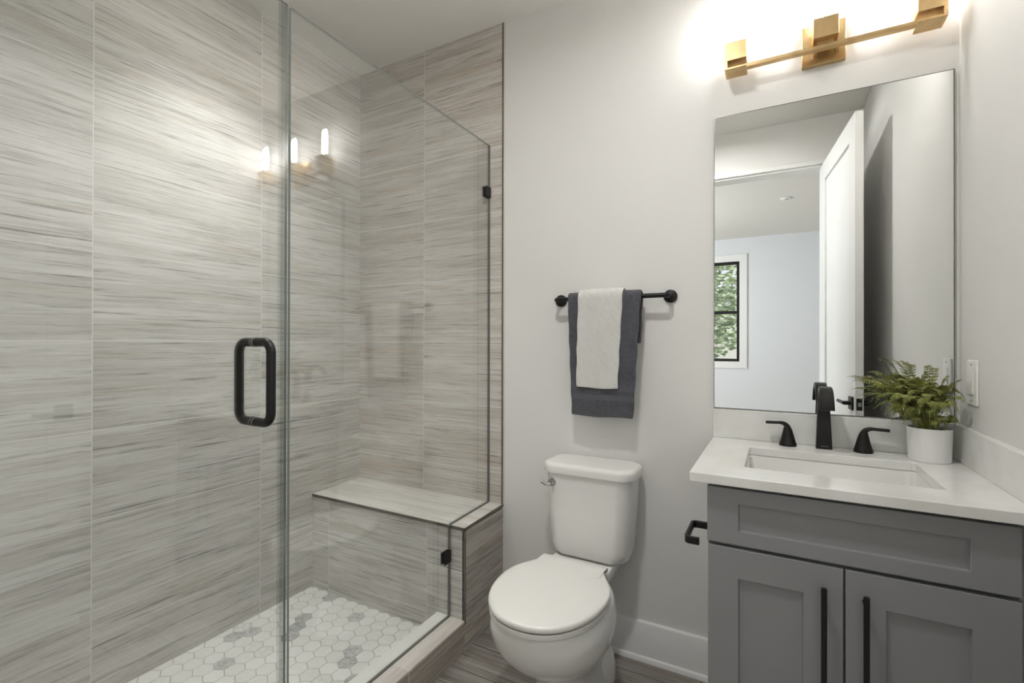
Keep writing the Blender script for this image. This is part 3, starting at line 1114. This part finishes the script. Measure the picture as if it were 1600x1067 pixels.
for s, hx in ((-1, 0.038), (1, 0.246)):
    bm = bmesh.new()
    HYY = -0.058
    lathe(bm, (hx, HYY, CT1), [(0.0265, 0.0), (0.0265, 0.003), (0.0245, 0.012), (0.0238, 0.0135)], 32)
    hb = build('handle_base', bm, M['black_bronze'], fau, smooth=30)
    bm = bmesh.new()
    ax = smoothcurve([(hx, HYY, CT1 + 0.0135), (hx + s * 0.0, HYY, CT1 + 0.034), (hx + s * 0.001, HYY, CT1 + 0.054), (hx + s * 0.005, HYY - 0.001, CT1 + 0.0685), (hx + s * 0.018, HYY - 0.002, CT1 + 0.0755),
                      (hx + s * 0.036, HYY - 0.003, CT1 + 0.0755), (hx + s * 0.066, HYY - 0.004, CT1 + 0.0745)], 6)
    m_ = len(ax)
    rings = []
    for i, p in enumerate(ax):
        f = i / (m_ - 1)
        d = (ax[min(i + 1, m_ - 1)] - ax[max(i - 1, 0)]).normalized()
        b_ = Vector((0, 1, 0))
        n_ = d.cross(b_).normalized()
        if f < 0.5:
            g = f / 0.5
            ra = 0.0236 + (0.0080 - 0.0236) * g
            rb = ra
        else:
            g = (f - 0.5) / 0.5
            ra = 0.0080 + 0.0005 * g
            rb = 0.0080 + (0.0052 - 0.0080) * min(1, g * 2)
        rings.append([p + b_ * ra * math.cos(2 * PI * k / 24) + n_ * rb * math.sin(2 * PI * k / 24) for k in range(24)])
    loft(bm, rings)
    build('lever', bm, M['black_bronze'], fau, smooth=50)

# ------------------------------------------------------------------ mirror
mir = empty('wall_mirror', (0.14, 0, 1.02), 'tall frameless rectangular mirror above the vanity', 'mirror')
build('backing', bx(-0.199, 0.479, -0.0058, 0.0, 1.0195, 2.0945), M['mirror_edge'], mir)
bm = bmesh.new()
box(bm, -0.1995, -0.1975, -0.0078, -0.0005, 1.0185, 2.0955)
box(bm, 0.4765, 0.4795, -0.0078, -0.0005, 1.0185, 2.0955)
box(bm, -0.1975, 0.4765, -0.0078, -0.0005, 2.0935, 2.0955)
box(bm, -0.1975, 0.4765, -0.0078, -0.0005, 1.0185, 1.0203)
build('edge_shade', bm, M['mirror_edge'], mir)  # grey strips stand in for the shaded gap and dark edge reflection
build('mirror_glass', bx(-0.1985, 0.4785, -0.0072, -0.0058, 1.020, 2.094), M['mirror'], mir)

# ------------------------------------------------------------------ switch plate on the right wall
sw = empty('light_switch', (XR, -0.120, 1.147), 'white rocker light switch on right wall beside mirror', 'switch')
SWY0, SWY1 = -0.160, -0.081
build('switch_plate', bx(XR - 0.006, XR, SWY0, SWY1, 1.084, 1.211), M['plastic'], sw, bevel=0.003, segs=3)
build('rocker', bx(XR - 0.0085, XR - 0.006, -0.1375, -0.1035, 1.114, 1.181), M['plastic'], sw, bevel=0.001)
for z in (1.0965, 1.1985):
    bm = bmesh.new()
    cyl(bm, (XR - 0.0055, -0.1205, z), (XR - 0.0068, -0.1205, z), 0.0032, 12)
    build('screw', bm, M['latch'], sw)

# ------------------------------------------------------------------ vanity light
LXC, LY = 0.1435, -0.066
lamp = empty('vanity_light', (LXC, 0, 2.26), 'brushed brass three-light vanity bar with clear glass cylinders', 'wall light')
build('back_plate', bx(0.080, 0.205, -0.022, 0.0, 2.200, 2.335), M['brass'], lamp, bevel=0.002)
bm = bmesh.new()
box(bm, -0.156, 0.443, LY - 0.0115, LY + 0.0115, 2.2225, 2.2345)
build('crossbar', bm, M['brass'], lamp, bevel=0.001)
for x in (LXC - 0.026, LXC + 0.036):
    bm = bmesh.new()
    box(bm, x - 0.005, x + 0.005, LY + 0.006, -0.021, 2.2230, 2.2345)
    build('arm', bm, M['brass'], lamp, bevel=0.001)
for xc in (-0.1215, LXC, 0.4085):
    h = 0.0345
    bm = bmesh.new()
    box(bm, xc - h, xc + h, LY - h, LY + h, 2.246, 2.310)
    cup = build('socket_cup', bm, M['brass'], lamp, bevel=0.0012)
    bm = bmesh.new()
    if xc != LXC:
        s = -1 if xc < LXC else 1
        xa, xb = sorted((xc + s * h, xc + s * (h - 0.010)))
        box(bm, xa, xb, LY - h, LY + h, 2.2165, 2.2462)
        xa, xb = sorted((xc + s * (h - 0.010), xc - s * h))
        box(bm, xa, xb, LY - h, LY + h, 2.2165, 2.2224)
    else:
        box(bm, xc - 0.022, xc + 0.022, LY - 0.012, LY + 0.012, 2.2346, 2.2462)
    build('bracket', bm, M['brass'], lamp, bevel=0.0008)
    bm = bmesh.new()
    n = 40
    pr = [(0.0290, 0.0), (0.0290, 0.205), (0.0268, 0.205), (0.0268, 0.0)]
    lathe(bm, (xc, LY, 2.3105), pr, n, cap=False)
    build('glass_shade', bm, M['shade_glass'], lamp, smooth=40)
    bm = bmesh.new()
    lathe(bm, (xc, LY, 2.3102), [(0.009, 0.0), (0.009, 0.016), (0.006, 0.018)], 20)
    build('bulb_base', bm, M['brass'], cup, smooth=40)
    bm = bmesh.new()
    lathe(bm, (xc, LY, 2.3285), [(0.0065, 0.0), (0.0105, 0.012), (0.0115, 0.030), (0.0115, 0.105), (0.0095, 0.122), (0.005, 0.136), (0.0015, 0.142)], 20)
    build('bulb', bm, M['bulb'], lamp, smooth=60)

# ------------------------------------------------------------------ potted fern
PX, PY = 0.4005, -0.092
fern = empty('potted_fern', (PX, PY, CT1), 'green artificial fern in round white pot in the vanity corner', 'plant')
bm = bmesh.new()
lathe(bm, (PX, PY, CT1), [(0.0475, 0.0), (0.0495, 0.002), (0.0525, 0.096), (0.0525, 0.098), (0.0500, 0.098), (0.0495, 0.085)], 48)
build('pot', bm, M['pot'], fern, smooth=40)
bm = bmesh.new()
lathe(bm, (PX, PY, CT1 + 0.086), [(0.049, 0.0), (0.035, 0.006), (0.01, 0.009)], 32)
build('moss', bm, M['soil'], fern, smooth=60)


def frond(p0, p1, p2, p3, width, pairs):
    bm = bmesh.new()
    P = [Vector(p) for p in (p0, p1, p2, p3)]

    def bez(t):
        return P[0] * (1 - t) ** 3 + P[1] * 3 * t * (1 - t) ** 2 + P[2] * 3 * t * t * (1 - t) + P[3] * t ** 3
    pts = [bez(i / 14) for i in range(15)]
    tube(bm, pts, [0.0011 - 0.0007 * i / 14 for i in range(15)], 5)
    roll = random.uniform(-0.5, 0.5)
    for i in range(pairs):
        t = 0.26 + 0.73 * i / (pairs - 1)
        p = bez(t)
        d = (bez(min(t + 0.02, 1)) - bez(t - 0.02)).normalized()
        side = d.cross(Vector((0, 0, 1)))
        if side.length < 0.05:
            side = Vector((1, 0, 0))
        side.normalize()
        side = (Matrix.Rotation(roll + 0.15 * math.sin(i), 3, d) @ side).normalized()
        up = side.cross(d).normalized()
        env = math.sin(PI * min(1, 0.14 + 0.86 * (i / (pairs - 1)) ** 0.8)) ** 0.75 if i < pairs - 1 else 0.12
        L = width * max(env, 0.10)
        for s in (-1, 1):
            ld = (side * s + d * 0.55 - up * random.uniform(0.0, 0.35)).normalized()
            wv = ld.cross(up).normalized()
            w = max(0.0012, min(0.0029, L * 0.14))
            q = [p + wv * w * 0.45, p + ld * L * 0.35 + wv * w, p + ld * L * 0.72 + wv * w * 0.7 - up * L * 0.06, p + ld * L - up * L * 0.14,
                 p + ld * L * 0.72 - wv * w * 0.7 - up * L * 0.06, p + ld * L * 0.35 - wv * w, p - wv * w * 0.45]
            vv = [bm.verts.new(x) for x in q]
            mid = [bm.verts.new(p + ld * L * k + up * w * 0.35) for k in (0.0, 0.36, 0.7)]
            bm.faces.new((vv[0], vv[1], mid[1], mid[0]))
            bm.faces.new((vv[1], vv[2], mid[2], mid[1]))
            bm.faces.new((vv[2], vv[3], mid[2]))
            bm.faces.new((vv[3], vv[4], mid[2]))
            bm.faces.new((vv[4], vv[5], mid[1], mid[2]))
            bm.faces.new((vv[5], vv[6], mid[0], mid[1]))
    # keep clear of the mirror, the wall and the splash
    for v in bm.verts:
        c = v.co
        c.y = min(c.y, -0.0105 - 0.002 * random.random())
        c.x = min(c.x, XR - 0.004 - 0.002 * random.random())
        if c.z < 1.02:
            c.y = min(c.y, -0.0225)
            c.x = min(c.x, XR - 0.022)
        if c.z < 0.99 and (c.x - PX) ** 2 + (c.y - PY) ** 2 > 0.052 ** 2:
            c.z = 0.99 + 0.3 * (c.z - 0.99)
    return build('frond', bm, M['frond'], fern, smooth=30)


rng = random.Random(21)
tips = [  # tip position, bow height, leaflet width
    ((0.300, -0.150, 1.208), 0.03, 0.0165), ((0.322, -0.140, 1.204), 0.03, 0.0175), ((0.382, -0.150, 1.186), 0.05, 0.015), ((0.402, -0.150, 1.168), 0.07, 0.015),
    ((0.438, -0.120, 1.162), 0.03, 0.016), ((0.468, -0.120, 1.154), 0.02, 0.0157), ((0.476, -0.130, 1.082), 0.09, 0.016), ((0.462, -0.085, 1.118), 0.05, 0.0157),
    ((0.222, -0.130, 1.140), 0.03, 0.024), ((0.228, -0.115, 1.095), 0.04, 0.024), ((0.240, -0.150, 1.125), 0.04, 0.024), ((0.250, -0.100, 1.140), 0.04, 0.024),
    ((0.262, -0.135, 1.060), 0.06, 0.022), ((0.285, -0.150, 1.045), 0.07, 0.022), ((0.300, -0.165, 1.030), 0.08, 0.020), ((0.325, -0.175, 1.025), 0.08, 0.018),
    ((0.265, -0.165, 1.095), 0.05, 0.024), ((0.290, -0.185, 1.085), 0.06, 0.022), ((0.320, -0.195, 1.075), 0.07, 0.022), ((0.355, -0.200, 1.060), 0.08, 0.020),
    ((0.390, -0.195, 1.050), 0.08, 0.020), ((0.420, -0.185, 1.045), 0.08, 0.020), ((0.450, -0.165, 1.060), 0.07, 0.018), ((0.465, -0.150, 1.090), 0.05, 0.018),
    ((0.275, -0.090, 1.160), 0.03, 0.022), ((0.345, -0.150, 1.150), 0.04, 0.022), ((0.370, -0.160, 1.120), 0.05, 0.020), ((0.410, -0.160, 1.110), 0.05, 0.020),
    ((0.435, -0.140, 1.130), 0.04, 0.020), ((0.350, -0.070, 1.150), 0.03, 0.020), ((0.395, -0.055, 1.140), 0.03, 0.020), ((0.425, -0.050, 1.120), 0.04, 0.018),
    ((0.310, -0.140, 1.120), 0.05, 0.024), ((0.330, -0.110, 1.095), 0.06, 0.022), ((0.375, -0.185, 1.090), 0.06, 0.020), ((0.445, -0.120, 1.090), 0.05, 0.018),
    ((0.455, -0.075, 1.050), 0.07, 0.016), ((0.350, -0.130, 1.045), 0.07, 0.018), ((0.300, -0.110, 1.085), 0.06, 0.022), ((0.405, -0.140, 1.075), 0.06, 0.018),
    ((0.430, -0.150, 1.065), 0.06, 0.018), ((0.365, -0.160, 1.070), 0.07, 0.018), ((0.395, -0.110, 1.125), 0.04, 0.020), ((0.335, -0.170, 1.100), 0.06, 0.022),
]
for k in range(18):
    a = 2 * PI * k / 18 + rng.uniform(-0.15, 0.15)
    rad = rng.uniform(0.056, 0.074)
    tips.append(((PX + rad * math.cos(a), min(PY + rad * math.sin(a), -0.03), rng.uniform(1.014, 1.036)), rng.uniform(0.02, 0.04), 0.0125))
for k in range(34):          # shorter inner fronds that fill the bush down to the rim
    a = rng.uniform(-PI, PI)
    rad = rng.uniform(0.035, 0.115) * (1.0 if math.cos(a) < 0.2 and math.sin(a) < 0.5 else 0.62)
    tips.append(((PX - 0.02 + rad * math.cos(a), PY + rad * math.sin(a), rng.uniform(1.018, 1.125)), rng.uniform(0.04, 0.075), rng.uniform(0.011, 0.0155)))
for (tx, ty, tz), bow, wd in tips:
    a = math.atan2(ty - PY, tx - PX)
    r0 = rng.uniform(0.004, 0.022)
    b0 = Vector((PX + r0 * math.cos(a), PY + r0 * math.sin(a), CT1 + 0.094))
    t_ = Vector((tx, ty, tz))
    if tz < 1.04:
        b0 = Vector((PX + 0.034 * math.cos(a), PY + 0.034 * math.sin(a), CT1 + 0.090))
    dv = t_ - b0
    c1 = b0 + Vector((dv.x * 0.18, dv.y * 0.18, max(dv.z, 0.02) * 0.5 + bow * 0.7))
    c2 = b0 + Vector((dv.x * 0.66, dv.y * 0.66, dv.z * 0.9 + bow * 1.1))
    frond(b0, c1, c2, t_, wd, 22 if wd > 0.0156 else 16)

# ------------------------------------------------------------------ recessed ceiling lights
proto = None
for x, y, lab in ((-1.64, -0.86, 'round white recessed downlight above the shower'), (-0.42, -1.15, 'added unseen recessed downlight brightening the bathroom')):
    e = empty('ceiling_light', (x, y, CEIL), lab, 'ceiling light')
    bm = bmesh.new()
    lathe(bm, (x, y, CEIL), [(0.062, -0.001), (0.075, -0.001), (0.073, -0.005), (0.062, -0.006)], 36, cap=False)
    bmesh.ops.recalc_face_normals(bm, faces=bm.faces[:])
    build('trim_ring', bm, M['white_trim'], e, smooth=40)
    bm = bmesh.new()
    lathe(bm, (x, y, CEIL), [(0.061, -0.0005), (0.061, -0.0025)], 36)
    build('lens', bm, M['can_glow'], e)

sd = empty('smoke_detector', (0.10, -3.73, CEIL), 'small white round smoke detector on bedroom ceiling in mirror', 'smoke detector')
bm = bmesh.new()
lathe(bm, (0.10, -3.73, CEIL), [(0.055, 0.0), (0.055, -0.004), (0.050, -0.008), (0.02, -0.009)], 32)
build('housing', bm, M['plastic'], sd, smooth=40)
bm = bmesh.new()
lathe(bm, (0.10, -3.73, CEIL - 0.0088), [(0.012, 0.0), (0.011, -0.004)], 20)
build('test_button', bm, M['latch'], sd)

# ------------------------------------------------------------------ bathroom door, open beside the right wall (seen in the mirror)
HXD, HYD = DX1 - 0.013, YF + 0.002
FXD, FYD = 0.349, -0.990
dv = Vector((FXD - HXD, FYD - HYD, 0))
DL = dv.length
dang = math.atan2(dv.y, dv.x)


def door_xf(o):
    o.rotation_euler = (0, 0, dang)


DT = 0.035
d1 = bpy.data.objects.new('door_1', None)
COL.objects.link(d1)
tag(d1, 'open white panelled door seen in the mirror', None, None, 'structure')
bm = bmesh.new()
# local frame: x from hinge to free edge, y = 0 is the face towards the left, slab goes to y = -DT
DZ0, DZ1 = 0.012, DH - 0.016
for yface, sgn in ((0.0, 1), (-DT, -1)):
    pass
st, tr_, br_ = 0.115, 0.115, 0.22
box(bm, 0, st, -DT, 0, DZ0, DZ1)
box(bm, DL - st, DL, -DT, 0, DZ0, DZ1)
box(bm, st, DL - st, -DT, 0, DZ1 - tr_, DZ1)
box(bm, st, DL - st, -DT, 0, DZ0, DZ0 + br_)
box(bm, st, DL - st, -DT + 0.010, -0.010, DZ0 + br_, DZ1 - tr_)
slab = build('slab', bm, M['white_trim'], d1)
HZ = 0.955
for s, y0 in ((1, 0.0), (-1, -DT)):
    bm = bmesh.new()
    box(bm, DL - 0.092, DL - 0.028, min(y0, y0 + s * 0.009), max(y0, y0 + s * 0.009), HZ - 0.033, HZ + 0.033)
    tube(bm, [(DL - 0.06, y0 + s * 0.006, HZ), (DL - 0.06, y0 + s * 0.036, HZ)], 0.0105, 16)
    tube(bm, [(DL - 0.053, y0 + s * 0.036, HZ), (DL - 0.175, y0 + s * 0.036, HZ)], 0.0085, 16)
    build('lever_handle', bm, M['black'], d1, smooth=40)
bm = bmesh.new()
box(bm, DL, DL + 0.0015, -DT / 2 - 0.0125, -DT / 2 + 0.0125, HZ - 0.030, HZ + 0.030)
lp = build('latch_plate', bm, M['black'], d1)
build('latch_bolt', bx(DL + 0.0015, DL + 0.008, -DT / 2 - 0.007, -DT / 2 + 0.007, HZ - 0.010, HZ + 0.010), M['latch'], d1)
d1.location = (HXD, HYD, 0)
door_xf(d1)

# ------------------------------------------------------------------ bedroom beyond the doorway (seen in the mirror)
BX0, BX1, BY1 = -2.60, 2.30, YF - TH
WX0, WX1, WZ0, WZ1 = -1.36, -0.44, 1.00, 2.42      # window opening in the far wall
structure('floor_bedroom', bx(BX0 - TH, BX1 + TH, BYF - TH, BY1, -0.08, 0.0), M['carpet'], 'oak floor of the room beyond the door')
structure('ceiling_bedroom', bx(BX0 - TH, BX1 + TH, BYF - TH, BY1, CEIL, CEIL + 0.1), M['ceiling'], 'white ceiling of the room beyond the door')
bm = bmesh.new()
box(bm, BX0 - TH, WX0, BYF - TH, BYF, 0, CEIL)
box(bm, WX1, BX1 + TH, BYF - TH, BYF, 0, CEIL)
box(bm, WX0, WX1, BYF - TH, BYF, 0, WZ0)
box(bm, WX0, WX1, BYF - TH, BYF, WZ1, CEIL)
structure('wall_bedroom_far', bm, M['bedroom_wall'], 'pale wall with window in the room beyond the door')
VY0, VY1 = -4.25, -2.95
bm = bmesh.new()
box(bm, BX0 - TH, BX0, BYF, VY0, 0, CEIL)
box(bm, BX0 - TH, BX0, VY1, BY1, 0, CEIL)
box(bm, BX0 - TH, BX0, VY0, VY1, 0, WZ0)
box(bm, BX0 - TH, BX0, VY0, VY1, WZ1, CEIL)
structure('wall_bedroom_left', bm, M['bedroom_wall'], 'pale side wall of the room beyond the door')
structure('wall_bedroom_right', bx(BX1, BX1 + TH, BYF, BY1, 0, CEIL), M['bedroom_wall'], 'pale right wall of the room beyond the door')
bm = bmesh.new()
box(bm, BX0 - TH, XL - TH, BY1, BY1 + 0.1, 0, CEIL)
box(bm, XR + TH, BX1 + TH, BY1, BY1 + 0.1, 0, CEIL)
structure('wall_bedroom_near', bm, M['bedroom_wall'], 'pale wall beside the doorway in the room beyond')


def window(name, horizontal, a0, a1, z0, z1, face, out, label):
    """black sash window with a white casing; a = x (far wall) or y (side wall)"""
    def B(bm, p0, p1, d0, d1, q0, q1):
        d0, d1 = sorted((d0, d1))
        if horizontal:
            box(bm, p0, p1, d0, d1, q0, q1)
        else:
            box(bm, d0, d1, p0, p1, q0, q1)
    w = bpy.data.objects.new(name, None)
    COL.objects.link(w)
    tag(w, label, None, None, 'structure')
    bm = bmesh.new()
    c = 0.095
    for p0, p1, q0, q1 in ((a0 - c, a0, z0 - c, z1 + c), (a1, a1 + c, z0 - c, z1 + c), (a0, a1, z1, z1 + c), (a0, a1, z0 - c, z0)):
        B(bm, p0, p1, face, face - out * 0.018, q0, q1)
    build('casing', bm, M['white_trim'], w)
    bm = bmesh.new()
    t = 0.038
    zm = 1.70
    d0, d1 = face + out * 0.03, face + out * 0.075
    for p0, p1, q0, q1 in ((a0, a0 + t, z0, z1), (a1 - t, a1, z0, z1), (a0 + t, a1 - t, z1 - t, z1), (a0 + t, a1 - t, z0, z0 + t), (a0 + t, a1 - t, zm - 0.022, zm + 0.022)):
        B(bm, p0, p1, d0, d1, q0, q1)
    build('sash', bm, M['black'], w)
    for q0, q1 in ((z0 + t, zm - 0.022), (zm + 0.022, z1 - t)):
        bm = bmesh.new()
        B(bm, a0 + t, a1 - t, face + out * 0.050, face + out * 0.055, q0, q1)
        build('pane', bm, M['pane'], w)


window('window_1', True, WX0, WX1, WZ0, WZ1, BYF, -1, 'black framed sash window with white casing seen in mirror')
window('window_added', False, VY0, VY1, WZ0, WZ1, BX0, -1, 'added unseen sash window in side wall, holds the fill lamp')  # second window is made up, an opening for the added bedroom fill
# outside: lawn and a tree
structure('ground', bx(-16, 12, -24, BYF - TH, -0.6, -0.5), M['lawn'], 'lawn outside the bedroom window')


def tree(loc, h, r, seed, label):
    rr = random.Random(seed)
    t = empty('tree', loc, label, 'tree')
    L = Vector(loc)
    bm = bmesh.new()
    tube(bm, [L + Vector((0, 0, 0)), L + Vector((0.05, 0, h * 0.3)), L + Vector((-0.05, 0.1, h * 0.6)), L + Vector((0, 0, h * 0.95))], [0.16, 0.12, 0.08, 0.02], 10)
    for k in range(9):
        a = rr.uniform(0, 2 * PI)
        z = h * rr.uniform(0.3, 0.8)
        p = L + Vector((0, 0, z))
        q = p + Vector((math.cos(a) * r * 0.7, math.sin(a) * r * 0.7, r * 0.5))
        tube(bm, [p, (p + q) / 2 + Vector((0, 0, 0.08)), q], [0.05, 0.03, 0.01], 7)
    build('trunk', bm, M['bark'], t, smooth=60)
    bm = bmesh.new()
    for k in range(7000):
        while True:
            v = Vector((rr.uniform(-1, 1), rr.uniform(-1, 1), rr.uniform(-1, 1)))
            if 0.25 < v.length < 1:
                break
        c = L + Vector((v.x * r, v.y * r, h * 0.62 + v.z * h * 0.42))
        s = rr.uniform(0.05, 0.11)
        d = Vector((rr.gauss(0, 1), rr.gauss(0, 1), rr.gauss(0, 1))).normalized()
        u, w = frame_of(d)
        q = [bm.verts.new(c + x) for x in (u * s, w * s * 0.5, -u * s, -w * s * 0.5)]
        bm.faces.new(q)
    build('foliage', bm, M['foliage'], t)


tree((-2.1, -10.2, -0.5), 4.6, 1.6, 4, 'leafy green tree seen through bedroom window in mirror')
